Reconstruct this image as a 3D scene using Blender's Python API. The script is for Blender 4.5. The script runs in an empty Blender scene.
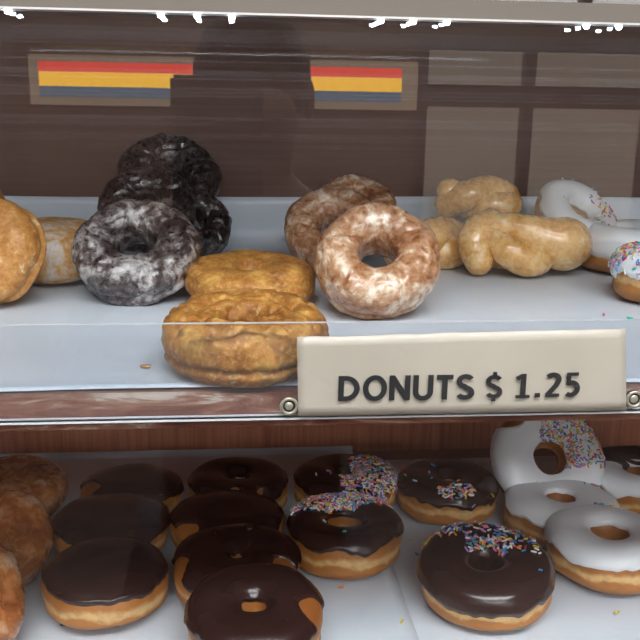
import bpy, bmesh, math, random
from mathutils import Vector, Matrix, Quaternion, noise
from math import sin, cos, pi, radians as R, tan
random.seed(7)
SC = bpy.context.scene
COL = SC.collection
# ------------------------------------------------------------------ camera
CAM = Vector((0, 0, 1.60))
YAW, PITCH, ROLL, F = R(6), R(14), R(1.0), 900.0
cd = bpy.data.cameras.new('camera'); cam = bpy.data.objects.new('camera', cd); COL.objects.link(cam)
cd.sensor_width = 36; cd.lens = F / 640 * 36; cd.clip_start = 0.005
dirv = Vector((sin(YAW) * cos(PITCH), cos(YAW) * cos(PITCH), -sin(PITCH)))
q = dirv.to_track_quat('-Z', 'Y') @ Quaternion((0, 0, 1), ROLL)
cam.location = CAM; cam.rotation_mode = 'QUATERNION'; cam.rotation_quaternion = q
SC.camera = cam
# ------------------------------------------------------------------ world / exposure
w = bpy.data.worlds.new('world'); SC.world = w; w.use_nodes = True
bg = w.node_tree.nodes['Background']; bg.inputs[0].default_value = (1, .98, .95, 1); bg.inputs[1].default_value = 4.0
SC.view_settings.view_transform = 'Standard'; SC.view_settings.look = 'None'
SC.view_settings.exposure = -0.1; SC.view_settings.gamma = 1.0
SC.view_settings.use_curve_mapping = False
LAMP = 22.0      # radiance of the ceiling panels

# ------------------------------------------------------------------ helpers
ZU, ZL, YW, YU = 1.453, 1.258, 0.83, 0.88        # upper shelf, lower shelf, back wall

def ray(px, py):
    return q @ Vector(((px - 320) / F, (320 - py) / F, -1))
def at(px, py, z):
    d = ray(px, py); return CAM + d * ((z - CAM.z) / d.z)
def aty(px, py, y):
    d = ray(px, py); return CAM + d * (y / d.y)
def depth(p):
    return (p - CAM).dot(dirv)

def obj(name, bm, m, parent=None, smooth=True, loc=None):
    me = bpy.data.meshes.new(name)
    bmesh.ops.recalc_face_normals(bm, faces=bm.faces)
    bm.to_mesh(me); bm.free()
    if smooth: me.polygons.foreach_set('use_smooth', [True] * len(me.polygons))
    for mm in (m if isinstance(m, (list, tuple)) else [m]): me.materials.append(mm)
    o = bpy.data.objects.new(name, me); COL.objects.link(o)
    if parent: o.parent = parent
    if loc: o.location = loc
    return o
def tag(o, label=None, cat=None, group=None, kind=None):
    if label: o['label'] = label
    if cat: o['category'] = cat
    if group: o['group'] = group
    if kind: o['kind'] = kind
    return o
def empty(name, loc):
    o = bpy.data.objects.new(name, None); COL.objects.link(o); o.location = loc; o.empty_display_size = .02
    return o
def box(bm, x0, x1, y0, y1, z0, z1, mi=0, bev=0):
    r = bmesh.ops.create_cube(bm, size=1)
    for v in r['verts']:
        v.co = Vector((x0 + (v.co.x + .5) * (x1 - x0), y0 + (v.co.y + .5) * (y1 - y0), z0 + (v.co.z + .5) * (z1 - z0)))
    fs = {f for v in r['verts'] for f in v.link_faces}
    for f in fs: f.material_index = mi
    if bev:
        es = {e for v in r['verts'] for e in v.link_edges}
        bmesh.ops.bevel(bm, geom=list(es), offset=bev, segments=2, affect='EDGES')
def boxobj(name, x0, x1, y0, y1, z0, z1, m, parent=None, bev=0, rel=None):
    bm = bmesh.new(); box(bm, x0, x1, y0, y1, z0, z1, 0, bev)
    return obj(name, bm, m, parent, smooth=False)
def struct(o): o['kind'] = 'structure'; return o

# ------------------------------------------------------------------ materials
class N:
    def __init__(s, name):
        s.m = bpy.data.materials.new(name); s.m.use_nodes = True; s.t = s.m.node_tree
        s.b = s.t.nodes['Principled BSDF']; s.out = s.t.nodes['Material Output']
    def n(s, typ, **k):
        nd = s.t.nodes.new(typ)
        for a, v in k.items():
            if a.startswith('i_'):
                key = a[2:]; key = int(key) if key.isdigit() else key.replace('_', ' ')
                nd.inputs[key].default_value = v
            else: setattr(nd, a, v)
        return nd
    def l(s, a, b): s.t.links.new(a, b)
    def ramp(s, fac, stops, interp='LINEAR'):
        nd = s.n('ShaderNodeValToRGB'); cr = nd.color_ramp; cr.interpolation = interp
        while len(cr.elements) > 1: cr.elements.remove(cr.elements[-1])
        cr.elements[0].position = stops[0][0]; cr.elements[0].color = tuple(stops[0][1]) + (1,)
        for p, c in stops[1:]:
            e = cr.elements.new(p); e.color = tuple(c) + (1,)
        s.l(fac, nd.inputs[0]); return nd.outputs[0]
    def coord(s, which='Object', scale=None):
        tc = s.n('ShaderNodeTexCoord'); o = tc.outputs[which]
        if scale:
            mp = s.n('ShaderNodeMapping'); mp.inputs['Scale'].default_value = scale
            s.l(o, mp.inputs[0]); o = mp.outputs[0]
        return o
    def noise(s, scale, detail=4, rough=.55, vec=None, dist=0):
        nd = s.n('ShaderNodeTexNoise'); nd.inputs['Scale'].default_value = scale
        nd.inputs['Detail'].default_value = detail; nd.inputs['Roughness'].default_value = rough
        nd.inputs['Distortion'].default_value = dist
        s.l(vec if vec else s.coord(), nd.inputs['Vector']); return nd.outputs[0]
    def mix(s, f, a, b):
        nd = s.n('ShaderNodeMix', data_type='RGBA')
        for sock, v in ((nd.inputs[0], f), (nd.inputs[6], a), (nd.inputs[7], b)):
            if hasattr(v, 'is_linked'): s.l(v, sock)
            elif isinstance(v, (tuple, list)): sock.default_value = tuple(v) + (1,)
            else: sock.default_value = v
        return nd.outputs[2]
    def math(s, op, a, b=0.0):
        nd = s.n('ShaderNodeMath', operation=op)
        for sock, v in ((nd.inputs[0], a), (nd.inputs[1], b)):
            if hasattr(v, 'is_linked'): s.l(v, sock)
            else: sock.default_value = v
        return nd.outputs[0]
    def col(s, v):
        if hasattr(v, 'is_linked'): s.l(v, s.b.inputs['Base Color'])
        else: s.b.inputs['Base Color'].default_value = tuple(v) + (1,)
        return s
    def set(s, **k):
        for a, v in k.items():
            sock = s.b.inputs[a.replace('_', ' ')]
            if hasattr(v, 'is_linked'): s.l(v, sock)
            else: sock.default_value = v
        return s
    def bump(s, h, strength=.3, dist=.001):
        nd = s.n('ShaderNodeBump'); nd.inputs['Strength'].default_value = strength; nd.inputs['Distance'].default_value = dist
        s.l(h, nd.inputs['Height']); s.l(nd.outputs[0], s.b.inputs['Normal']); return s

def plain(name, c, rough=.5, metal=0, **k):
    n = N(name); n.col(c).set(Roughness=rough, Metallic=metal, **k); return n.m
def emit(name, c, st):
    n = N(name); n.col((.02, .02, .02)).set(Emission_Color=tuple(c) + (1,), Emission_Strength=st); return n.m

def m_wood(name, c1, c2, c3, rough=.45):
    n = N(name)
    g = n.noise(1, 6, .6, n.coord('Object', (220, 220, 7)), .6)
    g2 = n.noise(1, 2, .5, n.coord('Object', (12, 12, 1.2)), .5)
    f = n.math('ADD', n.math('MULTIPLY', g, .65), n.math('MULTIPLY', g2, .35))
    n.col(n.ramp(f, [(.36, c1), (.5, c2), (.66, c3)])).set(Roughness=rough)
    n.bump(g, .15, .0004); return n.m
M = {}
M['wood'] = m_wood('cherry_wood', (.34, .115, .062), (.48, .175, .095), (.60, .25, .14))
M['shelf_wood'] = m_wood('shelf_wood', (.20, .085, .06), (.27, .13, .09), (.33, .17, .12))

def m_edge():
    n = N('scuffed_edge')
    v = n.coord('Object', (22, 22, 130))
    a = n.noise(1, 6, .65, v, 1.0)
    b = n.noise(1, 3, .6, n.coord('Object', (7, 7, 25)), .8)
    f = n.math('ADD', n.math('MULTIPLY', a, .6), n.math('MULTIPLY', b, .4))
    c = n.ramp(f, [(.40, (.13, .04, .026)), (.50, (.26, .10, .06)), (.55, (.36, .20, .14)), (.60, (.66, .55, .45))])
    n.col(c).set(Roughness=.3); n.bump(a, .3, .0006); return n.m
M['edge'] = m_edge()

def m_paper():
    n = N('wax_paper')
    a = n.noise(9, 5, .6); b = n.noise(45, 4, .6)
    c = n.ramp(a, [(.3, (.59, .65, .72)), (.7, (.69, .74, .80))])
    n.col(c).set(Roughness=.38, Specular_IOR_Level=.4)
    n.bump(n.math('ADD', a, n.math('MULTIPLY', b, .2)), .5, .003); return n.m
M['paper'] = m_paper()

def m_yeast(name, lo=(.28, .09, .018), mid=(.46, .18, .04), pale=(.78, .50, .21), band=.45, rough=.45):
    n = N(name)
    g = n.n('ShaderNodeSeparateXYZ'); n.l(n.coord('Generated'), g.inputs[0])
    nn = n.noise(45, 5, .62); z = n.math('ADD', g.outputs[2], n.math('MULTIPLY', n.math('SUBTRACT', nn, .5), .45))
    c = n.ramp(z, [(.0, lo), (.22, mid), (band - .1, mid), (band - .03, pale), (band + .05, pale), (band + .15, mid), (.85, lo), (1, lo)])
    sp = n.noise(120, 3, .6)
    c2 = n.mix(n.ramp(sp, [(.42, (0, 0, 0)), (.7, (.45, .45, .45))]), c, tuple(x * .72 for x in mid))
    n.col(c2).set(Roughness=rough, Subsurface_Weight=.12, Subsurface_Scale=.004)
    n.b.inputs['Subsurface Radius'].default_value = (1, .5, .2)
    n.bump(n.math('ADD', nn, n.math('MULTIPLY', sp, .3)), .35, .0015); return n.m
M['yeast'] = m_yeast('yeast_dough')
M['yeast_dark'] = m_yeast('fried_dough', (.40, .14, .035), (.55, .24, .07), (.70, .42, .16), .42, .35)

def m_cake():
    n = N('cake_dough')
    a = n.noise(60, 6, .7); b = n.noise(330, 3, .7)
    c = n.ramp(a, [(.36, (.26, .085, .014)), (.45, (.38, .145, .024)), (.55, (.50, .22, .04)), (.66, (.74, .42, .11))])
    g = n.n('ShaderNodeSeparateXYZ'); n.l(n.coord('Generated'), g.inputs[0])
    zz = n.math('ADD', g.outputs[2], n.math('MULTIPLY', n.math('SUBTRACT', a, .5), .25))
    c = n.mix(n.ramp(zz, [(.0, (.5, .5, .5)), (.25, (.35, .35, .35)), (.36, (.8, .8, .8)), (.42, (.1, .1, .1)), (.75, (0, 0, 0))]), c, (.34, .12, .025))
    n.col(n.mix(n.ramp(b, [(.5, (0, 0, 0)), (.72, (.6, .6, .6))]), c, (.80, .52, .18))).set(Roughness=.6, Subsurface_Weight=.1, Subsurface_Scale=.003)
    n.bump(n.math('ADD', n.math('MULTIPLY', a, .6), n.math('MULTIPLY', b, .4)), .6, .0012); return n.m
M['cake'] = m_cake()

def m_glazed(name, stops, sc=38, rough=.22, dist=1.2, coat=.6, bstr=.55, fine=.35):
    n = N(name)
    a = n.noise(sc, 5, .62, None, dist); b = n.noise(sc * 4.2, 4, .6, None, .5)
    f = n.math('ADD', n.math('MULTIPLY', a, 1 - fine), n.math('MULTIPLY', b, fine))
    n.col(n.ramp(f, stops)).set(Roughness=n.ramp(b, [(.35, (rough,) * 3), (.7, (rough + .3,) * 3)]), Coat_Weight=coat, Coat_Roughness=.12)
    n.bump(f, bstr, .002); return n.m
M['old_fashioned'] = m_glazed('old_fashioned_glaze', [(.36, (.20, .07, .025)), (.45, (.38, .17, .075)), (.52, (.52, .30, .17)), (.58, (.74, .58, .42)), (.66, (.88, .80, .70))], 42, bstr=.9, fine=.33)
M['choc_glazed'] = m_glazed('glazed_chocolate_cake', [(.38, (.020, .011, .010)), (.46, (.055, .036, .033)), (.515, (.14, .115, .11)), (.56, (.36, .33, .32)), (.63, (.62, .60, .58))], 44, bstr=.9, fine=.35)
M['choc_shaded'] = m_glazed('shaded_chocolate_cake', [(.38, (.010, .006, .006)), (.50, (.030, .019, .018)), (.58, (.09, .075, .075)), (.68, (.30, .28, .28))], 62, fine=.45)  # chocolate colour darkened for the shadow at the back of the pile
M['sugar'] = m_glazed('sugared_crust', [(.33, (.32, .11, .02)), (.46, (.50, .21, .045)), (.57, (.60, .30, .09)), (.68, (.84, .64, .40))], 60, .4, .4, .1, .5, .6)
M['powder'] = m_glazed('powdered_crust', [(.36, (.45, .19, .05)), (.46, (.60, .31, .10)), (.53, (.66, .48, .30)), (.60, (.66, .62, .60))], 45, .6, .8, 0, .5, .4)
M['honey'] = m_glazed('honey_glaze', [(.36, (.20, .055, .014)), (.47, (.36, .12, .032)), (.54, (.50, .20, .06)), (.60, (.60, .38, .24)), (.69, (.78, .64, .52))], 28, .14, 1.2, .9, .8, .35)
M['twist'] = m_glazed('twist_glaze', [(.34, (.56, .27, .07)), (.48, (.76, .41, .13)), (.58, (.86, .56, .23)), (.68, (.93, .78, .54))], 40, .16, .8, .9, .6, .35)

def m_icing(name, c, c2, rough, bs=.25, coat=.0):
    n = N(name); a = n.noise(30, 3, .5); b = n.noise(300, 2, .5)
    n.col(n.mix(a, c, c2)).set(Roughness=rough, Coat_Weight=coat, Coat_Roughness=.2)
    n.bump(n.math('ADD', a, n.math('MULTIPLY', b, .04)), bs, .002); return n.m
M['choc'] = m_icing('chocolate_icing', (.026, .010, .008), (.038, .017, .014), .24, .55)
M['white'] = m_icing('white_icing', (.82, .85, .88), (.86, .88, .90), .3, .25)
M['choc_stripe'] = plain('chocolate_drizzle', (.03, .014, .012), .25)
SPR = [plain('sprinkle_' + k, c, .35) for k, c in dict(white=(.85, .85, .85), pink=(.85, .25, .45), blue=(.05, .25, .60), yellow=(.88, .68, .05),
       orange=(.85, .28, .04), red=(.55, .02, .05), teal=(.03, .45, .38), lilac=(.45, .28, .62)).items()]

def m_glass(name, refl, haze=0.0, tint=(.97, .985, 1), ripple=False):
    n = N(name); t = n.t
    tr = n.n('ShaderNodeBsdfTransparent'); tr.inputs[0].default_value = tint + (1,)
    gl = n.n('ShaderNodeBsdfAnisotropic'); gl.inputs['Roughness'].default_value = .0
    gl.inputs[0].default_value = (1, 1, 1, 1)
    lw = n.n('ShaderNodeLayerWeight'); lw.inputs[0].default_value = .5
    p = n.math('POWER', lw.outputs['Facing'], 4.0)
    f = n.math('ADD', n.math('MULTIPLY', p, .6), refl)
    mx = n.n('ShaderNodeMixShader'); n.l(f, mx.inputs[0]); n.l(tr.outputs[0], mx.inputs[1]); n.l(gl.outputs[0], mx.inputs[2])
    last = mx.outputs[0]
    if ripple:
        g = n.n('ShaderNodeNewGeometry'); sp = n.n('ShaderNodeSeparateXYZ'); n.l(g.outputs['Position'], sp.inputs[0])
        wn_ = n.n('ShaderNodeTexWhiteNoise', noise_dimensions='1D'); n.l(n.math('FLOOR', n.math('MULTIPLY', sp.outputs[2], 1300)), wn_.inputs['W'])
        nz = n.math('MULTIPLY', n.math('SUBTRACT', wn_.outputs[0], .5), .42)
        cb = n.n('ShaderNodeCombineXYZ'); n.l(nz, cb.inputs[2])
        vm = n.n('ShaderNodeVectorMath', operation='ADD'); n.l(g.outputs['Normal'], vm.inputs[0]); n.l(cb.outputs[0], vm.inputs[1])
        vn = n.n('ShaderNodeVectorMath', operation='NORMALIZE'); n.l(vm.outputs[0], vn.inputs[0])
        g2 = n.n('ShaderNodeBsdfAnisotropic'); g2.inputs[0].default_value = (.8, .9, 1, 1); g2.inputs['Roughness'].default_value = .07; n.l(vn.outputs[0], g2.inputs['Normal'])
        m3 = n.n('ShaderNodeMixShader'); n.l(n.math('MULTIPLY', n.math('MINIMUM', n.math('MAXIMUM', n.math('MULTIPLY', n.math('SUBTRACT', sp.outputs[2], 1.56), 25), 0), 1), ripple), m3.inputs[0]); n.l(last, m3.inputs[1]); n.l(g2.outputs[0], m3.inputs[2]); last = m3.outputs[0]
    if haze:
        df = n.n('ShaderNodeBsdfDiffuse'); df.inputs[0].default_value = (.9, .92, .95, 1)
        h = n.noise(14, 5, .6); hf = n.math('MULTIPLY', h, haze * 2)
        m2 = n.n('ShaderNodeMixShader'); n.l(hf, m2.inputs[0]); n.l(last, m2.inputs[1]); n.l(df.outputs[0], m2.inputs[2]); last = m2.outputs[0]
    t.nodes.remove(n.b); n.l(last, n.out.inputs[0]); return n.m
M['glass'] = m_glass('display_glass', .055, ripple=.004)
M['acrylic'] = m_glass('clear_acrylic', .03, .022)
M['acrylic_edge'] = plain('acrylic_edge', (.75, .78, .80), .25)
M['alu'] = plain('aluminium', (.55, .56, .58), .3, .9)
M['steel'] = plain('steel', (.50, .46, .36), .35, .5)
M['led'] = emit('led', (.75, .87, 1), 260)
M['panel'] = emit('light_panel', (1, .975, .94), LAMP)
M['card'] = None
def m_card():
    n = N('sign_card'); a = n.noise(12, 4, .6); b = n.noise(60, 4, .6)
    n.col(n.ramp(a, [(.3, (.52, .465, .38)), (.7, (.60, .54, .45))])).set(Roughness=.32)
    n.bump(n.math('ADD', a, n.math('MULTIPLY', b, .1)), .15, .002); return n.m
M['card'] = m_card()
M['ink'] = plain('black_ink', (.025, .025, .027), .45)
def m_back():  # brown darkened in its colour to stand for shade at the upper back
    n = N('shaded_back_brown'); g = n.noise(1, 4, .6, n.coord('Object', (3, 3, 400)), .2); h = n.noise(4, 3, .5)
    f = n.math('ADD', n.math('MULTIPLY', g, .5), n.math('MULTIPLY', h, .5))
    n.col(n.ramp(f, [(.35, (.085, .036, .022)), (.65, (.13, .058, .038))])).set(Roughness=.55); return n.m
M['back'] = m_back()
M['canopy'] = plain('brown_laminate', (.10, .055, .04), .5)

# ------------------------------------------------------------------ room shell
XA, XB, YB = -2.6, 3.0, -3.4
M['floor'] = plain('floor_tile', (.07, .055, .05), .5)
M['ceil'] = plain('ceiling_paint', (.55, .54, .52), .8)
M['wallp'] = plain('wall_paint', (.16, .12, .10), .7)
struct(boxobj('floor', XA, XB, YB, 1.4, -.05, 0, M['floor']))
struct(boxobj('ceiling', XA, XB, YB, 1.4, 3.0, 3.05, M['ceil']))
struct(boxobj('wall_left', XA - .05, XA, YB, 1.4, 0, 3, M['wallp']))
struct(boxobj('wall_right', XB, XB + .05, YB, 1.4, 0, 3, M['wallp']))
struct(boxobj('wall_front', XA, XB, 1.35, 1.4, 0, 3, M['wallp']))
# rear wall with a window opening on the right
WX0, WX1, WZ0, WZ1 = .86, 2.7, .90, 1.85
bm = bmesh.new()
box(bm, XA, WX0, YB - .05, YB, 0, 1.95); box(bm, WX1, XB, YB - .05, YB, 0, 1.95)
box(bm, WX0, WX1, YB - .05, YB, 0, WZ0); box(bm, WX0, WX1, YB - .05, YB, WZ1, 1.95)
box(bm, XA, XB, YB - .05, YB, 2.85, 3)
struct(obj('wall_rear', bm, M['wallp'], smooth=False))
M['frame'] = plain('dark_window_frame', (.03, .026, .025), .5)
wn = struct(empty('window_1', (1.78, YB, WZ0)))
bm = bmesh.new()
for x in (WX0, 1.36, 1.95, WX1 - .05): box(bm, x - 1.78, x + .05 - 1.78, -.04, .02, 0, WZ1 - WZ0)
for z in (0, .66, WZ1 - WZ0 - .04): box(bm, WX0 - 1.78, WX1 - 1.78, -.04, .025, z, z + (.10 if z == .66 else .04))
struct(obj('window_frame', bm, M['frame'], wn, smooth=False))

M['tint'] = N('sky_dimming_pane').m
_t = M['tint'].node_tree; _t.nodes.remove(_t.nodes['Principled BSDF']); _n = _t.nodes.new('ShaderNodeBsdfTransparent')
_n.inputs[0].default_value = (.44, .41, .375, 1); _t.links.new(_n.outputs[0], _t.nodes['Material Output'].inputs[0])  # tint added to dim the sky through this window
bm = bmesh.new(); box(bm, WX0 - 1.78, WX1 - 1.78, -.022, -.018, 0, WZ1 - WZ0)
struct(obj('window_pane', bm, M['tint'], wn, smooth=False))
wt = struct(empty('fill_transom', (.2, YB, 1.95)))  # unseen transom opening, added to bring in daylight from the front
bm = bmesh.new()
for x in (-2.8, -1.4, 0, 1.4, 2.75): box(bm, x, x + .05, -.04, .02, 0, .90)
for z in (0, .86): box(bm, -2.8, 2.8, -.04, .02, z, z + .04)
struct(obj('window_frame', bm, M['frame'], wt, smooth=False))

# ceiling lights
for i, (x, y) in enumerate(((.15, -.62), (.15, -2.3))):
    r = empty('ceiling_light', (x, y, 3.0))
    tag(r, ['white rectangular ceiling light panel above the display case', 'white rectangular ceiling light panel nearer the rear window'][i], 'ceiling light')
    bm = bmesh.new()
    for a in ((-.9, -.86, -.36, .36), (.86, .9, -.36, .36), (-.86, .86, -.36, -.32), (-.86, .86, .32, .36)): box(bm, *a, -.06, 0)
    obj('frame', bm, M['alu'], r, False)
    bm = bmesh.new(); box(bm, -.86, .86, -.32, .32, -.045, -.01); obj('diffuser', bm, M['panel'], r, False)

# store counter behind the photographer with the striped fascia
r = empty('store_cabinet', (0, -3.15, 0))
tag(r, 'dark brown store cabinet with a red, yellow and blue striped lit band', 'cabinet')
bm = bmesh.new(); box(bm, -.86, .82, -.22, 0, 0, 1.83, 0, .01); obj('body', bm, M['canopy'], r, False)
bm = bmesh.new(); box(bm, -.80, .81, 0, .02, 1.545, 1.745, 0, .003); sgn = obj('light_box', bm, emit('beige_lit_panel', (.45, .33, .22), 2.2), r, False)
for nm, z0, z1, c, s in (('red_stripe', 1.677, 1.717, (.8, .05, .03), 6), ('yellow_stripe', 1.620, 1.677, (.95, .50, .03), 7), ('blue_stripe', 1.577, 1.620, (.06, .13, .20), 4)):
    bm = bmesh.new(); box(bm, -.76, .74, .02, .023, z0, z1); tag(obj(nm, bm, emit(nm, c, s), sgn, False), nm.split('_')[0] + ' lit stripe')

# ------------------------------------------------------------------ display case
struct(boxobj('wall_back', -1.2, 1.6, YW + .0005, YW + .02, .6, ZU - .0205, M['wood']))
TOP = 1.83
dc = empty('display_case', (.2, .6, 0)); tag(dc, 'brown display case holding both donut shelves behind a large clear glass front', 'display case')
def case_part(name, x0, x1, y0, y1, z0, z1, m): return boxobj(name, x0 - .2, x1 - .2, y0 - .6, y1 - .6, z0, z1, m, dc)
case_part('shading_top_board', -1.22, 1.62, .375, YU, TOP, TOP + .03, M['canopy'])  # unseen top, its height shaped to shade the upper back
for x in (-1.22, 1.6): case_part('side_panel', x, x + .02, .375, YW, .6, TOP, M['canopy'])
case_part('back_panel', -1.2, 1.6, YU + .0005, YU + .02, ZU - .02, TOP, M['back'])
case_part('base_cabinet', -1.2, 1.6, .40, YW, 0, ZL - .02, M['canopy'])
case_part('front_glass', -1.2, 1.6, .380, .386, .9, TOP, M['glass'])
tag(boxobj('lower_shelf', -1.2, 1.6, .42, YW, ZL - .02, ZL - .0015, M['shelf_wood']), 'brown wooden lower shelf under the chocolate iced donuts', 'shelf')
YF = 0.438
us = empty('upper_shelf', (.2, .63, ZU - .018))
tag(us, 'brown wooden upper shelf with scuffed front edge above the chocolate donuts', 'shelf')
bm = bmesh.new(); box(bm, -1.4, 1.4, YF + .004 - .63, YU - .63, 0, .0165); obj('board', bm, M['shelf_wood'], us, False)
bm = bmesh.new(); box(bm, -1.4, 1.4, YF - .63, YF + .004 - .63, -.001, .017); tag(obj('edge_band', bm, M['edge'], us, False), 'brown edge strip with white scuffs')

def paper(name, x0, x1, yf, yb, z, curl, label, seed, wav=.004):
    bm = bmesh.new(); nx, ny = 130, 60; vs = []
    for j in range(ny + 1):
        row = []
        for i in range(nx + 1):
            x = x0 + (x1 - x0) * i / nx; t = j / ny
            yfr = yf + wav * (noise.noise(Vector((x * 7, seed, 0))) + .5 * noise.noise(Vector((x * 25, seed, 4))))
            L = (yb - yfr) + curl; s = t * L; rad = min(curl * .9, .02)
            flat = yb - yfr - rad; arc = rad * pi / 2
            if s < flat: y = yfr + s; zz = 0
            elif s < flat + arc: a = (s - flat) / rad; y = yfr + flat + rad * sin(a); zz = rad * (1 - cos(a))
            else: y = yfr + flat + rad; zz = rad + (s - flat - arc)
            n_ = abs(noise.noise(Vector((x * 9, y * 9, seed)))) * .0012
            if zz > 0: zz *= 1 + .12 * noise.noise(Vector((x * 3, 2, seed)))
            row.append(bm.verts.new((x, y - (n_ if zz > .002 else 0), z + zz + (n_ if zz <= .002 else 0))))
        vs.append(row)
    for j in range(ny):
        for i in range(nx): bm.faces.new((vs[j][i], vs[j][i + 1], vs[j + 1][i + 1], vs[j + 1][i]))
    o = obj(name, bm, M['paper']); sm = o.modifiers.new('thick', 'SOLIDIFY'); sm.thickness = .0003; sm.offset = 1
    return tag(o, label, 'paper')
paper('paper_sheet', -1.0, 1.3, YF + .006, YU - .003, ZU, .043, 'bluish white paper lining the upper shelf behind the clear lip', 1.3)
xr = aty(352, 448, YW).x
paper('paper_sheet', -1.0, xr, .46, YW - .003, ZL + .0004, .004, 'bluish white paper under the chocolate iced donuts, curling up behind them', 5.1, .003)
paper('paper_sheet', xr - .03, 1.4, .455, YW - .03, ZL - .0012, .002, 'bluish white paper under the white iced donuts at the right of the lower shelf', 8.1, .003)

# clear lip along the front of the upper shelf
YL = .430
lz0, lz1 = aty(320, 417, YL).z, aty(320, 323, YL).z
lip = empty('shelf_lip', (.1, YL, lz0)); tag(lip, 'clear acrylic lip screwed along the front edge of the upper shelf', 'shelf guard')
bm = bmesh.new(); box(bm, -1.2, 1.3, 0, .003, 0, lz1 - lz0)
for f in bm.faces:
    if abs(f.normal.z) > .5: f.material_index = 1
obj('guard_panel', bm, [M['acrylic'], M['acrylic_edge']], lip, False)
bm = bmesh.new(); box(bm, -1.2, 1.3, -.001, .006, -.0008, 0); tag(obj('bottom_strip', bm, M['acrylic_edge'], lip, False), 'pale bottom strip')
for px, py in ((289, 406), (634, 399)):
    p = aty(px, py, YL - .002)
    bm = bmesh.new()
    bmesh.ops.create_cone(bm, cap_ends=True, segments=28, radius1=.0046, radius2=.0046, depth=.0012, matrix=Matrix.Translation((0, .0006, 0)) @ Matrix.Rotation(R(90), 4, 'X'))
    s = obj('screw', bm, M['ink'], lip, False); s.location = p - lip.location
    bm = bmesh.new(); g = [[bm.verts.new((cos(2 * pi * i / 32) * (.0039 + .0009 * cos(2 * pi * j / 10)), -.0004 + .0008 * sin(2 * pi * j / 10), sin(2 * pi * i / 32) * (.0039 + .0009 * cos(2 * pi * j / 10)))) for i in range(32)] for j in range(10)]
    for j in range(10):
        for i in range(32): bm.faces.new((g[j][i], g[j][(i + 1) % 32], g[(j + 1) % 10][(i + 1) % 32], g[(j + 1) % 10][i]))
    tag(obj('collar', bm, M['steel'], s), 'brass coloured ring')
    bm = bmesh.new(); bmesh.ops.create_uvsphere(bm, u_segments=20, v_segments=12, radius=.0022)
    for v in bm.verts: v.co.y *= .35
    obj('screw_head', bm, M['steel'], s)

# price sign
c0 = aty(297, 337, YL - .003); c1 = aty(298, 416, YL - .003); c2 = aty(626, 410, YL - .003); c3 = aty(625, 328, YL - .003)
sg = empty('price_sign', (c0 + c2) / 2 * 1.0); sg.location.z = c1.z
tag(sg, 'cream price card reading DONUTS $ 1.25 fixed to the clear shelf lip', 'sign')
bm = bmesh.new(); nx = 40; g = []
for j in range(9):
    row = []
    for i in range(nx + 1):
        s, t = i / nx, j / 8
        p = (c1.lerp(c2, s)).lerp(c0.lerp(c3, s), t)
        p.y -= .0006 * sin(s * 9) * t + .0006
        if j == 8: p.z += .0006 * noise.noise(Vector((s * 12, 0, 3)))
        row.append(bm.verts.new(p - sg.location))
    g.append(row)
for j in range(8):
    for i in range(nx): bm.faces.new((g[j][i], g[j][i + 1], g[j + 1][i + 1], g[j + 1][i]))
cardo = obj('card', bm, M['card'], sg); sm = cardo.modifiers.new('t', 'SOLIDIFY'); sm.thickness = .0006
def stroke(bm, pts, wd, closed=False):
    """flat slab of width wd following pts, mitred"""
    P = [Vector((x, y)) for x, y in pts]; n = len(P); L = []; Rr_ = []
    for i, p in enumerate(P):
        a_ = P[i - 1] if (i or closed) else None; b_ = P[(i + 1) % n] if (i < n - 1 or closed) else None
        da = (p - a_).normalized() if a_ is not None else (b_ - p).normalized()
        db = (b_ - p).normalized() if b_ is not None else da
        na = Vector((-da.y, da.x)); nb = Vector((-db.y, db.x)); m = (na + nb).normalized(); k = 1 / max(.5, m.dot(na))
        L.append(p + m * k * wd / 2); Rr_.append(p - m * k * wd / 2)
    F0 = [[bm.verts.new((v.x, v.y, z)) for v in A] for z in (0, .012) for A in (L, Rr_)]
    for i in range(n if closed else n - 1):
        j = (i + 1) % n
        bm.faces.new((F0[2][i], F0[2][j], F0[3][j], F0[3][i])); bm.faces.new((F0[0][j], F0[0][i], F0[1][i], F0[1][j]))
        bm.faces.new((F0[0][i], F0[0][j], F0[2][j], F0[2][i])); bm.faces.new((F0[1][j], F0[1][i], F0[3][i], F0[3][j]))
def arc(cx, cy, rx, ry, a0, a1, n=14): return [(cx + rx * cos(R(a0 + (a1 - a0) * i / n)), cy + ry * sin(R(a0 + (a1 - a0) * i / n))) for i in range(n + 1)]
T_ = .185     # stem width, cap height 1
def S_path(w=.30): return arc(.31, .735, w * .80, .19, 25, 180, 12) + arc(.31, .735, w * .80, .20, 190, 262, 6) + arc(.31, .27, w * .82, .20, 80, 0, 8) + arc(.31, .27, w * .86, .195, -10, -155, 12)
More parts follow.
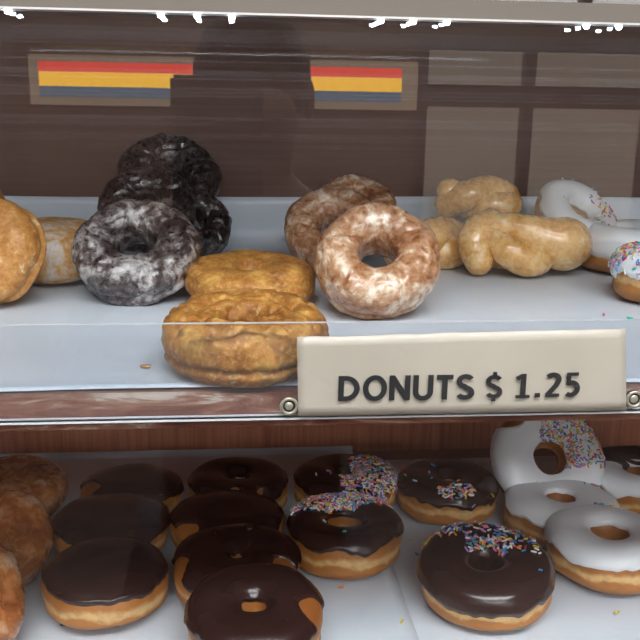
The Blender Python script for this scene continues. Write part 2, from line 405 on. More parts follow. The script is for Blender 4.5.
def glyph(c):
    h = T_ / 2
    if c == 'D': return [([(.08, h)] + arc(.24, .5, .37, .5 - h, -90, 90, 18) + [(.08, 1 - h)], 1, T_)], .72
    if c == 'O': return [(arc(.38, .5, .31, .5 - h * .8, 0, 360, 32)[:-1], 1, T_)], .76
    if c == 'N': return [([(.08, 0), (.08, 1)], 0, T_), ([(.60, 0), (.60, 1)], 0, T_), ([(.10, .93), (.58, .07)], 0, T_ * 1.05)], .68
    if c == 'U': return [([(.09, 1)] + arc(.34, .34, .25, .34 - h * .7, 180, 360, 18) + [(.59, 1)], 0, T_)], .68
    if c == 'T': return [([(.0, 1 - h), (.56, 1 - h)], 0, T_), ([(.28, 0), (.28, 1 - h)], 0, T_)], .56
    if c == 'S': return [(S_path(.27), 0, T_)], .56
    if c == '$': return [(S_path(.27), 0, T_ * .95), ([(.31, -.14), (.31, .06)], 0, T_ * .8), ([(.31, .94), (.31, 1.14)], 0, T_ * .8)], .6
    if c == '1': return [([(.30, 0), (.30, 1)], 0, T_), ([(.27, .94), (.06, .80)], 0, T_ * .9), ([(.05, .06), (.54, .06)], 0, .13)], .58
    if c == '.': return [([(.12, 0), (.12, .18)], 0, .19)], .25
    if c == '2': return [(arc(.27, .73, .20, .20, 150, -20, 12) + [(.40, .50), (.09, .075)], 0, T_), ([(.04, .07), (.52, .07)], 0, .14)], .56
    if c == '5': return [([(.48, .93), (.13, .93)], 0, .14), ([(.14, 1), (.14, .50)], 0, T_ * .85), ([(.10, .56)] + arc(.24, .33, .22, .26, 80, -130, 16), 0, T_)], .56
def text_mesh(body, off=0):
    bm = bmesh.new(); x = 0
    for i, c in enumerate(body):
        st, adv = glyph(c)
        for q_, (pts, cl, wd) in enumerate(st):
            n0 = len(bm.verts); stroke(bm, [(a + x, b) for a, b in pts], wd, bool(cl)); bm.verts.ensure_lookup_table()
            for v in bm.verts[n0:]: v.co.z += .006 * q_
        x += adv + .11
    bmesh.ops.recalc_face_normals(bm, faces=bm.faces); me = bpy.data.meshes.new('lettering'); bm.to_mesh(me); bm.free(); return me
def lay(me, name, pa, pb, hpx, y):
    xs = [v.co.x for v in me.vertices]
    A = aty(*pa, y); B = aty(*pb, y); top = aty(pa[0], pa[1] - hpx, y)
    h = top.z - A.z; w = (B - A).x
    for v in me.vertices:
        s = (v.co.x - min(xs)) / (max(xs) - min(xs)); t = v.co.y
        v.co = Vector((A.x + w * s, y - v.co.z * .02, A.z + (B.z - A.z) * s + t * h)) - sg.location
    me.materials.append(M['ink'])
    o = bpy.data.objects.new(name, me); COL.objects.link(o); o.parent = sg; return o
ly = YL - .0048
lay(text_mesh('DONUTS'), 'lettering', (338, 401), (474, 399), 25, ly)
lay(text_mesh('$'), 'lettering', (485, 398), (502, 398), 23, ly)
lay(text_mesh('1.25'), 'lettering', (514, 398), (579, 396), 24, ly)

# light rail at the top of the view
RY = .3705
p0, p1 = aty(0, 6, RY), aty(640, 25, RY)
rl = empty('light_rail', (0, RY - .001, (p0.z + p1.z) / 2)); tag(rl, 'thin pale metal light rail with small bright blue-white LEDs across the top of the case', 'light rail')
bm = bmesh.new(); box(bm, -1.19, 1.59, 0, .0085, .0002, .0075, 0, .0003); obj('rail', bm, plain('grey_brown_metal', (.13, .115, .10), .4), rl, False)
bm = bmesh.new(); box(bm, -1.19, 1.59, -.0008, .0085, -.0006, .0002); tag(obj('bottom_edge', bm, M['alu'], rl, False), 'thin bright bottom edge')
for px in (5, 160, 197, 232, 383, 416, 450, 592, 625, -140, -105, 760, 800):
    p = aty(px, 15, RY)
    bm = bmesh.new(); bmesh.ops.create_uvsphere(bm, u_segments=12, v_segments=8, radius=.0008)
    for v in bm.verts: v.co.x *= 1.5
    o = obj('led', bm, M['led'], rl); o.location = (p.x, .006, -.0012)

# ------------------------------------------------------------------ donuts
class S: pass
def spec(R_, hole=.36, b=.017, e=.85, low=.9, amp=.0012, f=38, fine=0.0, seed=0., groove=None, sx=1, sy=1, bun=False, crack=0, star=0, flare=0, be=.62):
    s = S(); s.be = be; s.__dict__.update(R=R_, rh=R_ * hole, b=b, e=e, low=low, amp=amp, f=f, fine=fine, seed=seed, groove=groove, sx=sx, sy=sy, bun=bun, crack=crack, star=star, flare=flare)
    s.a = (s.R - s.rh) / 2; s.Rc = (s.R + s.rh) / 2; return s
def sg_(x, e): return math.copysign(abs(x) ** e, x)
def surf(s, u, v, d=0.0, fine=True):
    cv, sv = cos(v), sin(v)
    if s.bun: r = s.R * abs(cv) ** s.be; z = s.b * sg_(sv, .72)
    else: r = s.Rc + s.a * sg_(cv, s.e); z = s.b * sg_(sv, s.e * .9)
    if z < 0: z *= s.low
    off = d
    U = Vector((cos(u), sin(u), 0)); P = U * r + Vector((0, 0, z)); sd = Vector((s.seed * 3.1, s.seed * 1.7, s.seed))
    off += s.amp * noise.noise(P * s.f + sd) * 1.6
    if s.groove:
        for (v0, g, wd) in s.groove:
            dv = (v - v0 - .12 * noise.noise(U * 2.3 + sd))
            off -= g * math.exp(-(dv / wd) ** 2)
    if fine and s.fine: off += s.fine * noise.noise(P * 170 + sd)
    if s.crack:
        n_ = noise.noise(P * 75 + sd) ; k = max(0, sv + .2)
        off -= s.crack * max(0, 1 - abs(n_) * 6) * min(1, k * 1.5)
    if s.star:
        ph = 7 * u + 3 * noise.noise(U * 2 + sd)
        off -= s.star * (max(0, 1 - abs(sin(ph / 2)) * 3.0)) * max(0, sv) ** .7
    nr = Vector((U.x * cv, U.y * cv, sv))
    P = P + nr * off
    return Vector((P.x * s.sx, P.y * s.sy, P.z + s.b * s.low))
def dough(name, s, mat, root=None, nu=128, nv=52):
    bm = bmesh.new(); g = []
    if s.bun:
        for j in range(1, nv):
            v = -pi / 2 + pi * j / nv
            g.append([bm.verts.new(surf(s, 2 * pi * i / nu, v)) for i in range(nu)])
        for j in range(nv - 2):
            for i in range(nu): k = (i + 1) % nu; bm.faces.new((g[j][i], g[j][k], g[j + 1][k], g[j + 1][i]))
        b = bm.verts.new(surf(s, 0, -pi / 2)); t = bm.verts.new(surf(s, 0, pi / 2))
        for i in range(nu):
            k = (i + 1) % nu; bm.faces.new((b, g[0][k], g[0][i])); bm.faces.new((t, g[-1][i], g[-1][k]))
    else:
        for j in range(nv): g.append([bm.verts.new(surf(s, 2 * pi * i / nu, 2 * pi * j / nv - pi)) for i in range(nu)])
        for j in range(nv):
            for i in range(nu): k = (i + 1) % nu; l = (j + 1) % nv; bm.faces.new((g[j][i], g[j][k], g[l][k], g[l][i]))
    return obj(name, bm, mat, root)
def cover(s, u, v, ic):
    U = Vector((cos(u), sin(u), 0)); sd = Vector((s.seed * 5.1, s.seed, 2))
    outer = cos(v) > -.25 if not s.bun else True
    e = ic['edge'] if outer else ic.get('inner', .1)
    e = e + ic.get('wob', .28) * noise.noise(U * 2.2 + sd) + ic.get('wob', .28) * .45 * noise.noise(U * 6.5 + sd)
    if not outer: e = ic.get('inner', .1) + .10 * noise.noise(U * 1.5 + sd)
    for (ua, dl, wd) in ic.get('drip', ()):
        da = (u - ua + pi) % (2 * pi) - pi
        if outer: e += dl * math.exp(-(da / wd) ** 2)
    c = (sin(v) - e) / .22
    p = surf(s, u, v)
    for (x, y, r) in ic.get('bare', ()):
        dd = math.hypot(p.x / s.R - x, p.y / s.R - y) + .1 * noise.noise(Vector((p.x * 90, p.y * 90, s.seed)))
        c = min(c, (dd - r) / .07)
    return max(-1, min(1, c))
def icing(name, s, ic, mat, root, nu=168, nv=66):
    t = ic.get('t', .0018); bm = bmesh.new(); g = []; C_ = []
    v0, v1 = (-.5, pi / 2 - .0001) if s.bun else (-.7, pi + .7)
    for j in range(nv + 1):
        v = v0 + (v1 - v0) * j / nv; row = []; cr = []
        for i in range(nu):
            u = 2 * pi * i / nu; c = cover(s, u, v, ic)
            k = .5 + .5 * c; k = k * k * (3 - 2 * k)
            d = -.0022 + (t + .0022) * min(1, k * 1.35) + (.0006 * math.exp(-((c - .55) / .25) ** 2))
            row.append(bm.verts.new(surf(s, u, v, d, False))); cr.append(c)
        g.append(row); C_.append(cr)
    for j in range(nv):
        for i in range(nu):
            k = (i + 1) % nu
            if max(C_[j][i], C_[j][k], C_[j + 1][i], C_[j + 1][k]) > -.9:
                bm.faces.new((g[j][i], g[j][k], g[j + 1][k], g[j + 1][i]))
    bmesh.ops.remove_doubles(bm, verts=bm.verts, dist=.00002)
    loose = [v for v in bm.verts if not v.link_faces]; bmesh.ops.delete(bm, geom=loose, context='VERTS')
    return obj(name, bm, mat, root)
def capsule(bm, p, ax, L, r, mi):
    ax = ax.normalized(); o = ax.orthogonal().normalized(); b = ax.cross(o); rings = []
    for (t, k) in ((-.5, .55), (-.38, 1), (.38, 1), (.5, .55)):
        rings.append([bm.verts.new(p + ax * L * t + (o * cos(a) + b * sin(a)) * r * k) for a in [i * pi / 3 for i in range(6)]])
    fs = []
    for A, B in zip(rings, rings[1:]):
        for i in range(6): fs.append(bm.faces.new((A[i], A[(i + 1) % 6], B[(i + 1) % 6], B[i])))
    fs.append(bm.faces.new(rings[0][::-1])); fs.append(bm.faces.new(rings[-1]))
    for f in fs: f.material_index = mi
def sprinkles(s, n, dens, root, seed, t=.0018, vr=(.1, 2.35)):
    rnd = random.Random(seed); bm = bmesh.new(); k = 0; tries = 0
    while k < n and tries < n * 60:
        tries += 1
        u = rnd.uniform(0, 2 * pi); v = rnd.uniform(*vr) if not s.bun else rnd.uniform(.1, 1.5)
        p = surf(s, u, v, t, False)
        if rnd.random() > dens(p.x / s.R, p.y / s.R): continue
        pu = surf(s, u + .02, v, t, False) - p; pv = surf(s, u, v + .03, t, False) - p
        nr = pu.cross(pv).normalized(); a = rnd.uniform(0, 2 * pi)
        ax = pu.normalized() * cos(a) + pv.normalized() * sin(a) + nr * rnd.uniform(-.25, .25)
        capsule(bm, p + nr * (.0004 + rnd.uniform(0, .0009)), ax, rnd.uniform(.0031, .0045), .00068, rnd.choices(range(8), (5, 3, 3.5, 2.5, 2, 1.2, 1.6, 1.6))[0]); k += 1
    o = obj('sprinkles', bm, SPR, root); o['kind'] = 'stuff'; o['label'] = 'multicoloured sugar sprinkles'; return o

def place(root, s, px, py, zbase, tilt=0, az=0, spin=0, lift=0, Y=None):
    """centre of the donut under pixel (px,py), resting on zbase, its axis tilted by `tilt` towards azimuth `az` (0 = to the camera)"""
    b = s.b * .5 * (1 + s.low)
    if s.bun: h = math.sqrt((s.R * sin(tilt)) ** 2 + (b * cos(tilt)) ** 2) * (1.0)
    else: h = s.Rc * sin(tilt) + math.sqrt((s.a * sin(tilt)) ** 2 + (b * cos(tilt)) ** 2)
    c = at(px, py, zbase + h + lift)
    if Y:
        c = aty(px, py, Y)
        if c.z - h < zbase: print('LOW', root.name, px, py, round((c.z - h - zbase) * 1000), 'mm')
    ax = Vector((sin(tilt) * sin(az), -sin(tilt) * cos(az), cos(tilt)))
    qq = Vector((0, 0, 1)).rotation_difference(ax) @ Quaternion((0, 0, 1), spin)
    root.rotation_mode = 'QUATERNION'; root.rotation_quaternion = qq
    root.location = c - qq @ Vector((0, 0, s.b * s.low))
def Rpx(px, py, z, w, Y=None, tl=0): return depth(aty(px, py, Y) if Y else at(px, py, z + .022 * sin(tl))) * w / F / 2 * .965

CAT = 'donut'
def iced(name, label, px, py, w, z, ic, mat, hole=.36, b=.0165, tilt=0, az=0, spin=0, seed=0, bun=False, spr=None, lift=0, Y=None, group=None, dm='yeast', icn='icing', **k):
    Rr = Rpx(px, py, z + .02, w, Y, tilt)
    s = spec(Rr, hole, b, seed=seed, bun=bun, groove=k.pop('groove', ((-.12, .0013, .13),)), **k)
    root = empty(name, (0, 0, 0)); tag(root, label, CAT, group)
    dough('dough', s, M[dm], root)
    icing(icn, s, ic, M[mat], root)
    if spr: sprinkles(s, spr[0], spr[1], root, seed + 3, ic.get('t', .0018))
    place(root, s, px, py, z, tilt, az, spin, lift, Y); root['_s'] = 0; del root['_s']
    return root, s
def single(name, label, px, py, w, z, mat, hole=.36, b=.017, tilt=0, az=0, spin=0, seed=0, lift=0, Y=None, group=None, **k):
    Rr = Rpx(px, py, z + .02, w, Y, tilt); s = spec(Rr, hole, b, seed=seed, **k)
    bm_root = dough(name, s, M[mat], None, 150, 60)
    tag(bm_root, label, CAT, group); place(bm_root, s, px, py, z, tilt, az, spin, lift, Y)
    return bm_root, s
zu, zl = ZU + .0012, ZL + .0012

# ---- upper shelf, left
single('sugared_donut', 'large golden sugared donut standing on edge at the far left of the upper shelf', -7, 252, 118, zu, 'sugar', hole=.0, bun=True, b=.021, tilt=R(68), az=R(-28), seed=2, amp=.0016, groove=((-.1, .003, .12),))
single('sugared_donut', 'golden donut barely showing behind the top of the large sugared one at far left', -36, 215, 90, zu, 'sugar', bun=True, b=.02, tilt=R(55), az=R(-10), seed=4, Y=.74)
single('powdered_donut', 'flat golden donut with powdered sugar top behind the large sugared one', 53, 251, 108, zu, 'powder', bun=True, b=.0235, seed=5, tilt=R(8), be=.72)
G = dict(amp=.0018, f=42, fine=.0012, crack=.0022)
single('chocolate_glazed_donut', 'front dark chocolate cake donut with whitish cracked glaze, hole facing out', 137, 251, 128, zu, 'choc_glazed', hole=.30, b=.0185, tilt=R(34), az=R(-6), seed=11, groove=((-.25, .004, .16),), **G)
single('chocolate_glazed_donut', 'chocolate cake donut with glaze darkened as if in shadow, leaning behind the front chocolate one', 148, 209, 100, zu, 'choc_shaded', hole=.30, b=.016, tilt=R(42), az=R(-10), seed=12, Y=.755, **G)
single('chocolate_glazed_donut', 'chocolate cake donut darkened as if in shadow, low at the right rear of the chocolate pile', 192, 223, 84, zu, 'choc_shaded', hole=.30, b=.015, tilt=R(48), az=R(30), seed=13, Y=.785, **G)
single('chocolate_glazed_donut', 'chocolate cake donut coloured dark for shadow, at the top back of the chocolate pile', 169, 178, 106, zu, 'choc_shaded', hole=.32, b=.016, tilt=R(42), az=R(5), seed=14, Y=.835, **G)
# ---- plain cake donuts
single('cake_donut', 'plain golden cake donut with smooth top behind the cracked one', 251, 280, 143, zu, 'cake', hole=.2, b=.0135, e=.75, seed=21, amp=.0012, fine=.0004, star=.0, groove=((.25, .0012, .1),), tilt=R(5))
single('cake_donut', 'plain golden cake donut with cracked crumbly top against the clear lip', 245, 336, 176, zu, 'cake', hole=.28, b=.0165, e=.78, seed=22, amp=.0014, fine=.0012, crack=.0022, star=.0009, groove=((-.22, .0035, .08), (1.75, .002, .16)), tilt=R(4))
# ---- glazed old-fashioned
G2 = dict(amp=.0014, f=40, fine=.0008, crack=.0012)
single('glazed_donut', 'large glazed old fashioned donut tilted up with its round hole showing', 377, 261, 128, zu, 'old_fashioned', hole=.28, b=.0195, tilt=R(45), az=R(-2), seed=31, groove=((-.3, .0035, .12),), **G2)
single('glazed_donut', 'glazed old fashioned donut half hidden at the left behind the large tilted one', 331, 229, 98, zu, 'old_fashioned', hole=.26, b=.0165, tilt=R(45), az=R(-20), seed=32, Y=.745, **G2)
single('glazed_donut', 'glazed old fashioned donut lying on top at the rear of the glazed pile', 355, 206, 84, zu, 'old_fashioned', hole=.26, b=.0155, tilt=R(28), seed=33, Y=.82, **G2)

# ---- twisted donuts
def catmull(P, n):
    out = []; Q = [P[0]] + list(P) + [P[-1]]
    for k in range(1, len(Q) - 2):
        for i in range(n):
            t = i / n; a, b, c, d = Q[k - 1], Q[k], Q[k + 1], Q[k + 2]
            out.append(tuple(.5 * ((2 * b[m]) + (-a[m] + c[m]) * t + (2 * a[m] - 5 * b[m] + 4 * c[m] - d[m]) * t * t + (-a[m] + 3 * b[m] - 3 * c[m] + d[m]) * t ** 3) for m in range(len(b))))
    out.append(tuple(P[-1])); return out
def strand(bm, P, seed, seg=26):
    pts = catmull(P, 9); V = [Vector(p[:3]) for p in pts]; rr = [p[3] for p in pts]
    d0 = (V[1] - V[0]).normalized(); d1 = (V[-1] - V[-2]).normalized()
    pre = [(V[0] - d0 * rr[0] * sin(a), rr[0] * cos(a)) for a in (1.45, 1.1, .75, .35)]
    post = [(V[-1] + d1 * rr[-1] * sin(a), rr[-1] * cos(a)) for a in (.35, .75, 1.1, 1.45)]
    seq = pre + list(zip(V, rr)) + post; rings = []; nrm = None
    for i, (p, r_) in enumerate(seq):
        d = (seq[min(i + 1, len(seq) - 1)][0] - seq[max(i - 1, 0)][0]).normalized()
        nrm = d.orthogonal().normalized() if nrm is None else (nrm - d * nrm.dot(d)).normalized()
        b = d.cross(nrm); ring = []
        for k in range(seg):
            a = 2 * pi * k / seg; o = nrm * cos(a) + b * sin(a)
            ring.append(bm.verts.new(p + o * (r_ + .0009 * noise.noise((p + o * r_) * 60 + Vector((seed, 0, 0))))))
        rings.append(ring)
    for A, B in zip(rings, rings[1:]):
        for k in range(seg): bm.faces.new((A[k], A[(k + 1) % seg], B[(k + 1) % seg], B[k]))
    bm.faces.new(rings[0][::-1]); bm.faces.new(rings[-1])
def twist(label, px, Y, z, k, strands, seed, rz=0):
    bm = bmesh.new()
    for st in strands: strand(bm, [tuple(c * .01 * k for c in p) for p in st], seed)
    o = obj('twisted_donut', bm, M['twist']); tag(o, label, CAT, None); d = at(px, 320, z) - CAM; o.location = (0, Y, z)
    xa, xb = aty(px, 200, Y), aty(px, 260, Y); o.location.x = xa.x + (xb.x - xa.x) * (z + .025 * k - xa.z) / (xb.z - xa.z); o.rotation_euler.z = rz; return o
T1 = [[(-3.6, -1.3, 1.25, 1.2), (-4.0, -1.2, 2.3, 1.2), (-3.6, -.5, 3.5, 1.2), (-2.3, .4, 4.1, 1.1)],
      [(-2.4, -1.2, 2.9, .9), (-1.5, -1.9, 2.1, 1.3), (0, -2.1, 1.5, 1.4), (1.0, -1.7, 1.35, 1.25)],
      [(-2.4, .0, 3.8, 1.0), (-.9, -.6, 3.8, 1.15), (.9, -1.1, 3.3, 1.5), (2.9, -1.0, 2.6, 2.1), (3.8, -.3, 2.4, 2.1), (4.0, .3, 2.2, 1.8)],
      [(-2.6, .8, 1.9, 1.6), (0, .9, 1.7, 1.6), (3, .8, 1.8, 1.6)]]
T2 = [[(-3, 0, 1.6, 1.5), (-1, -.6, 2.6, 1.6), (1.2, .2, 3.1, 1.5), (3, .6, 2.4, 1.5)], [(-3, .2, 3.0, 1.3), (-1, .6, 1.8, 1.6), (1.4, -.6, 1.6, 1.6), (3.2, -.2, 1.7, 1.5)]]
twist('pale golden glazed braided donut with plump knotted strands in front of the other twists', 519, .745, ZU + .001, 1.07, T1, 3)
twist('golden glazed twisted donut between the large glazed ring and the front braid', 430, .765, ZU + .001, 1.0, T2, 9, R(20))
twist('golden twisted donut highest at the back of the braided pile', 478, .825, ZU + .036, .9, T2, 15, R(-8))
twist('glazed twisted donut low behind the right end of the front braid', 548, .815, ZU + .001, .98, T2, 21, R(12))

# ---- upper shelf, right
iced('white_iced_donut', 'white iced donut with a few sprinkles leaning at the back behind the braid', 574, 218, 84, zu, dict(edge=.0), 'white', tilt=R(42), az=R(30), seed=41, spr=(110, lambda x, y: 1 if x > .25 else .03), Y=.79)
iced('white_iced_donut', 'plain white iced donut lying flat at the right end of the upper shelf', 629, 248, 108, zu, dict(edge=-.05), 'white', seed=42, b=.02)
iced('white_iced_donut', 'white iced donut thickly covered in rainbow sprinkles, cut off by the right edge', 669, 276, 116, zu, dict(edge=.1), 'white', seed=43, b=.019, spr=(560, lambda x, y: 1 if x < .5 else .3))

# ---- lower shelf, glazed at left
single('honey_glazed_donut', 'glossy brown glazed donut lying at the back left corner of the lower shelf', 12, 492, 116, zl, 'honey', bun=True, b=.019, seed=51, tilt=R(6), amp=.0015)
single('honey_glazed_donut', 'wrinkled glossy brown glazed donut tilted against the one behind it', -10, 542, 122, zl, 'honey', bun=True, b=.023, seed=52, tilt=R(34), az=R(25), amp=.0022, groove=((-.1, .003, .15),))
single('honey_glazed_donut', 'glazed donut with flaky sugar, cut off by the lower left corner', -50, 600, 150, zl, 'honey', bun=True, b=.024, seed=53, tilt=R(50), az=R(40), amp=.0022, fine=.0008)

# ---- lower shelf, chocolate iced
GC = 'plain chocolate iced donuts on the lower shelf'
def ch(label, px, py, w, seed, **k):
    k.setdefault('b', .0165); k.setdefault('hole', .28); k.setdefault('e', .72)
    ic = dict(inner=k.pop('inner', .45), edge=k.pop('edge', .30), bare=k.pop('bare', ()), drip=k.pop('drip', ()), wob=k.pop('wob', .3), t=.0018)
    g = None if k.get('spr') else GC
    return iced('chocolate_iced_donut', label, px, py, w, zl, ic, 'choc', seed=seed, group=g, **k)
ch('chocolate iced donut at the back left, lower rim bare, beside the brown glazed donut', 132, 495, 105, 61, bun=True, tilt=0, bare=((-.85, -.35, .28),))
ch('chocolate iced donut second from the front in the left column', 111, 530, 121, 62, bun=True, drip=((R(-90), -.5, .3),))
ch('smooth round chocolate iced donut at the front of the left column, no hole', 106, 583, 131, 63, bun=True, b=.0185, wob=.12, edge=.32)
ch('chocolate iced donut at the back of the second column, dough patch at its rim', 239, 491, 104, 64, hole=.12, tilt=0, bare=((-.1, -.85, .14), (.4, -.8, .1)))
ch('chocolate iced donut third from the front in the second column', 227, 526, 119, 65, bun=True, bare=((-.75, -.65, .28),))
ch('chocolate iced donut with bare golden patches right behind the front one of its column', 237, 571, 131, 66, hole=.10, tilt=R(3), bare=((.72, -.5, .25), (-.95, -.3, .22), (-.35, .55, .06), (.2, .62, .05), (-.35, -.85, .14)))
ch('chocolate iced donut with a small hole at the bottom front, its right side bare', 255, 624, 140, 67, hole=.17, b=.019, tilt=R(6), az=R(-6), bare=((.95, -.25, .26), (-1.0, -.6, .2)))
dband = lambda x, y: 1 if (y > .25 + .15 * x and y < 1.1 and x > -.9) else .004
ch('chocolate iced donut at the back, its right half under a heap of rainbow sprinkles', 345, 488, 107, 68, hole=.1, spr=(900, lambda x, y: 1 if (x > .15 - .3 * (y < -.3) and y < .55) else .004))
ch('chocolate iced ring with rainbow sprinkles along its far rim and golden sides', 344, 537, 119, 69, hole=.30, b=.0175, spr=(680, dband), tilt=0, edge=.34)
ch('chocolate iced donut with a small clump of sprinkles on its near edge', 447, 493, 103, 70, hole=.16, spr=(105, lambda x, y: 1 if (math.hypot((x + .02) / 1.0, (y + .75) / .55) < .38) else .004), edge=.2)
ch('large chocolate iced donut nearest the front with sprinkles across its far top', 485, 577, 137, 71, hole=.2, b=.0175, tilt=R(7), az=R(-30), edge=.05, inner=-.6, wob=.12, spr=(210, lambda x, y: 1 if (y > .12 - .25 * x and y < .95 - .55 * x and abs(x) < .85 and (y > .5 or x > -.2)) else .006))
# ---- lower shelf, white iced
def wh(label, px, py, w, seed, **k):
    k.setdefault('b', .0165); k.setdefault('e', .75)
    ic = dict(edge=k.pop('edge', .30), bare=k.pop('bare', ()), drip=k.pop('drip', ()), wob=k.pop('wob', .3), t=.0018, inner=k.pop('inner', .6))
    return iced('white_iced_donut', label, px, py, w, zl, ic, 'white', seed=seed, **k)
wh('white iced donut half covered in rainbow sprinkles, leaning on the back wall', 545, 461, 112, 81, hole=.26, tilt=R(55), az=R(0), edge=.0, bare=((-.62, .86, .32), (0, 1.1, .25)), spr=(560, lambda x, y: 1 if (x > -.15 and y > -.25 + .0 * x and math.hypot(x, y) > .3 and y > -.2) else .004))
wh('plain white iced donut with hole, directly in front of the leaning sprinkled one', 560, 514, 117, 82, hole=.2, inner=.7, spr=(18, lambda x, y: 1 if (x > .45 and y > .3) else 0.0))
wh('white iced donut with golden hole nearest the right edge of the lower shelf', 608, 549, 128, 83, hole=.28, b=.0175, spr=(45, lambda x, y: 1 if (x > .1 and y > .72) else .003))
r, s = wh('white iced donut with dark chocolate drizzled over its back at the right edge', 634, 484, 104, 84, hole=.2, tilt=R(4))
bm = bmesh.new()
for k in range(11):
    y0 = .97 - k * .085; prev = None
    for i in range(40):
        x = -.9 + 1.8 * i / 39; y = y0 - .25 * x + .03 * sin(x * 9 + k)
        rr = math.hypot(x, y)
        if rr > .97 or rr < .24: prev = None; continue
        u = math.atan2(y, x); rad = rr * s.R; cc = max(-1, min(1, (rad - s.Rc) / s.a)); cc = math.copysign(abs(cc) ** (1 / s.e), cc)
        p = surf(s, u, math.acos(cc), .0022, False)
        if prev is not None: capsule(bm, (p + prev) / 2, p - prev, (p - prev).length * 1.5, .0019, 0)
        prev = p
obj('chocolate_drizzle', bm, M['choc_stripe'], r)

# ------------------------------------------------------------------ loose sprinkles and crumbs
CI = dict(white=0, pink=1, blue=2, yellow=3, orange=4, red=5, teal=6)
for px, py, c, z, where in ((402, 621, 'yellow', zl, 'on the lower paper, left of the front sprinkled donut'), (617, 612, 'yellow', zl, 'on the lower paper at the bottom right'),
        (417, 554, 'blue', zl, 'on the lower paper left of the front sprinkled donut'), (410, 539, 'white', zl, 'on the paper between two sprinkled chocolate donuts'),
        (443, 526, 'red', zl, 'on the paper below the clump of sprinkles'), (462, 522, 'pink', zl, 'on the paper below the clump of sprinkles'),
        (327, 575, 'yellow', zl, 'under the front of the chocolate ring'), (334, 576, 'white', zl, 'under the front of the chocolate ring'), (341, 587, 'orange', zl, 'on the paper in front of the chocolate ring'),
        (386, 566, 'red', zl, 'at the right foot of the chocolate ring'), (379, 571, 'white', zl, 'at the right foot of the chocolate ring'),
        (519, 629, 'teal', zl, 'just in front of the large front sprinkled donut'), (604, 314, 'pink', zu, 'on the upper paper in front of the white iced donut'), (630, 318, 'teal', zu, 'on the upper paper at the right edge')):
    bm = bmesh.new(); a = random.uniform(0, pi); capsule(bm, Vector((0, 0, 0)), Vector((cos(a), sin(a), 0)), .0045, .0008, 0)
    o = obj('sprinkle', bm, SPR[CI[c]]); o.location = at(px, py, z + .0004); tag(o, 'single loose %s sprinkle lying %s' % (c, where), 'sprinkle', 'loose sprinkles')
for px, py, z, m, lab in ((65, 624, zl, 'choc', 'dark chocolate flake on the paper at the left foot of the front filled donut'), (116, 625, zl, 'choc', 'dark chocolate flake on the paper in front of the filled donut'),
        (146, 366, zu, 'cake', 'tiny golden crumb on the paper left of the cracked cake donut')):
    bm = bmesh.new(); bmesh.ops.create_icosphere(bm, subdivisions=2, radius=.002)
    for v in bm.verts: v.co = Vector((v.co.x * 1.6, v.co.y, v.co.z * .4)) * (1 + .5 * noise.noise(v.co * 900))
    o = obj('crumb', bm, M[m]); o.location = at(px, py, z + .0004); tag(o, lab, 'crumb')

# ------------------------------------------------------------------ photographer, seen as a reflection
def skin(P, E, rad, sub=2):
    me = bpy.data.meshes.new('s'); me.from_pydata([Vector(p) for p in P], E, []); o = bpy.data.objects.new('s', me); COL.objects.link(o)
    md = o.modifiers.new('k', 'SKIN'); md.use_smooth_shade = True
    for i, v in enumerate(me.skin_vertices[0].data): v.radius = (rad[i], rad[i]) if not isinstance(rad[i], tuple) else rad[i]; v.use_root = (i == 0)
    o.modifiers.new('d', 'SUBSURF').levels = sub
    dg = bpy.context.evaluated_depsgraph_get(); m2 = bpy.data.meshes.new_from_object(o.evaluated_get(dg)); bpy.data.objects.remove(o)
    bm = bmesh.new(); bm.from_mesh(m2); bpy.data.meshes.remove(m2); return bm
M['skin'] = plain('skin', (.16, .08, .055), .6); M['jacket'] = plain('dark_jacket', (.035, .025, .025), .8)
M['trousers'] = plain('dark_trousers', (.03, .03, .04), .8); M['hair'] = plain('black_hair', (.012, .010, .010), .6); M['phone'] = plain('phone_black', (.01, .01, .012), .3)
PX, PY = .035, -.50
hands = {'r': Vector((.036, -.045, 1.475)), 'l': Vector((-.054, -.045, 1.47))}
V = [(PX, PY, .94), (PX, PY, 1.11), (PX, PY, 1.33), (PX, PY, 1.45), (PX, PY + .01, 1.53), (PX, PY + .02, 1.60), (PX, PY + .02, 1.662)]
Rr = [(.15, .11), (.13, .10), (.155, .11), (.10, .08), (.05, .05), (.072, .085), (.078, .095)]
E = [(i, i + 1) for i in range(6)]
for sx, k in ((1, 'r'), (-1, 'l')):
    h = hands[k]; i = len(V)
    V += [(PX + sx * .17, PY, 1.43), (PX + sx * .24, PY + .05, 1.20), (h.x + sx * .05, -.16, 1.39), (h.x + sx * .012, -.06, 1.445), tuple(h)]
    Rr += [.06, .045, .028, (.02, .026), (.016, .03)]
    E += [(3, i)] + [(j, j + 1) for j in range(i, i + 4)]
    i = len(V); V += [(PX + sx * .09, PY, .88), (PX + sx * .10, PY + .02, .50), (PX + sx * .10, PY - .01, .08), (PX + sx * .11, PY + .12, .04)]
    Rr += [.085, .058, .04, (.035, .03)]; E += [(0, i), (i, i + 1), (i + 1, i + 2), (i + 2, i + 3)]
bm = skin(V, E, Rr)
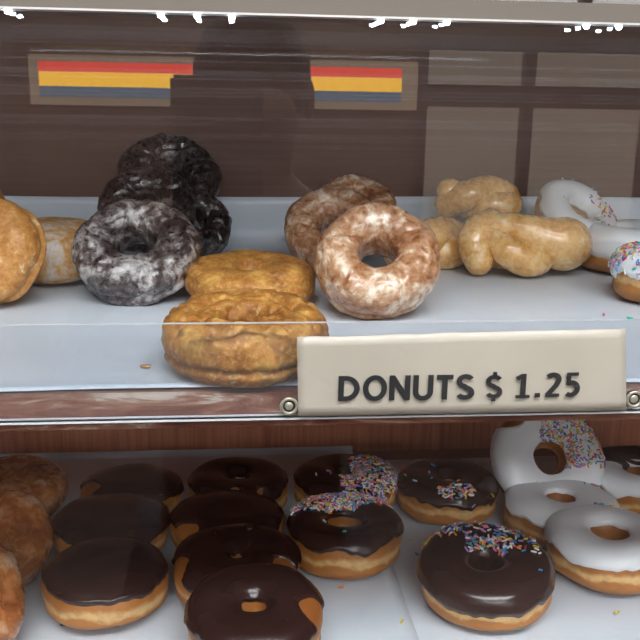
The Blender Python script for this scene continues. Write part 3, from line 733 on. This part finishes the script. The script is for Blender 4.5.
for k, sx in (('r', 1), ('l', -1)):
    h = hands[k]
    for j in range(4):
        L = (.85, 1, .95, .78)[j]; z = h.z - .024 + j * .018
        P = [(h.x, h.y, z), (h.x - sx * .0 + sx * .004, h.y + .022, z), (h.x - sx * .012 * L, h.y + .034, z + .002), (h.x - sx * .03 * L, h.y + .033, z + .003)]
        b2 = skin(P, [(0, 1), (1, 2), (2, 3)], [.009, .0085, .008, .007], 1); me = bpy.data.meshes.new('t'); b2.to_mesh(me); b2.free(); bm.from_mesh(me)
    P = [(h.x, h.y - .004, h.z - .01), (h.x - sx * .012, h.y - .01, h.z + .012), (h.x - sx * .02, h.y - .004, h.z + .034)]
    b2 = skin(P, [(0, 1), (1, 2)], [.012, .0105, .009], 1); me = bpy.data.meshes.new('t'); b2.to_mesh(me); b2.free(); bm.from_mesh(me)
# nose and ears
for c, r3 in (((PX, PY + .125, 1.628), (.013, .018, .022)), ((PX + .078, PY + .02, 1.635), (.008, .017, .028)), ((PX - .078, PY + .02, 1.635), (.008, .017, .028)),
              ((PX, PY + .112, 1.588), (.024, .008, .007))):
    bmesh.ops.create_uvsphere(bm, u_segments=16, v_segments=12, radius=1, matrix=Matrix.Translation(c) @ Matrix.Diagonal((*r3, 1)))
for v in bm.verts: v.co -= Vector((PX, PY, 0))
pr = empty('person', (PX, PY, 0)); tag(pr, 'person in a dark jacket holding up a phone, reflected in the glass', 'person')
pr.scale = (.975,) * 3
body = obj('body', bm, M['skin'], pr)
def grow(idx, radf, mat, name):
    mp = {a: b for b, a in enumerate(idx)}; P = [Vector(V[i]) - Vector((PX, PY, 0)) for i in idx]
    EE = [(mp[a], mp[b]) for a, b in E if a in mp and b in mp]
    rr = [tuple(x + radf for x in Rr[i]) if isinstance(Rr[i], tuple) else Rr[i] + radf for i in idx]
    return obj(name, skin(P, EE, rr), mat, pr)
grow([0, 1, 2, 3, 7, 8, 9, 16, 17, 18], .013, M['jacket'], 'jacket')
grow([0, 11, 11 + 1, 11 + 2, 20, 21, 22] if False else [0, 12, 13, 14, 21, 22, 23], .012, M['trousers'], 'trousers')
bm = bmesh.new(); bmesh.ops.create_uvsphere(bm, u_segments=32, v_segments=20, radius=1)
for v in bm.verts:
    n_ = 1 + .04 * noise.noise(v.co * 4); v.co = Vector((v.co.x * .082, v.co.y * .105 - .012, v.co.z * .098)) * n_
    if v.co.y > .045 and v.co.z < .055: v.co.y = .045
    v.co += Vector((0, .015, 1.665))
obj('hair', bm, M['hair'], pr)
bm = bmesh.new(); box(bm, -.0385, .0385, -.0045, .0045, -.08, .08, 0, .003)
ph = empty('phone', (-.008, -.014, 1.455)); tag(ph, 'black phone held up in front of the photographer, reflected in the glass', 'phone')
obj('phone_case', bm, M['phone'], ph, False).location = (0, 0, .08)
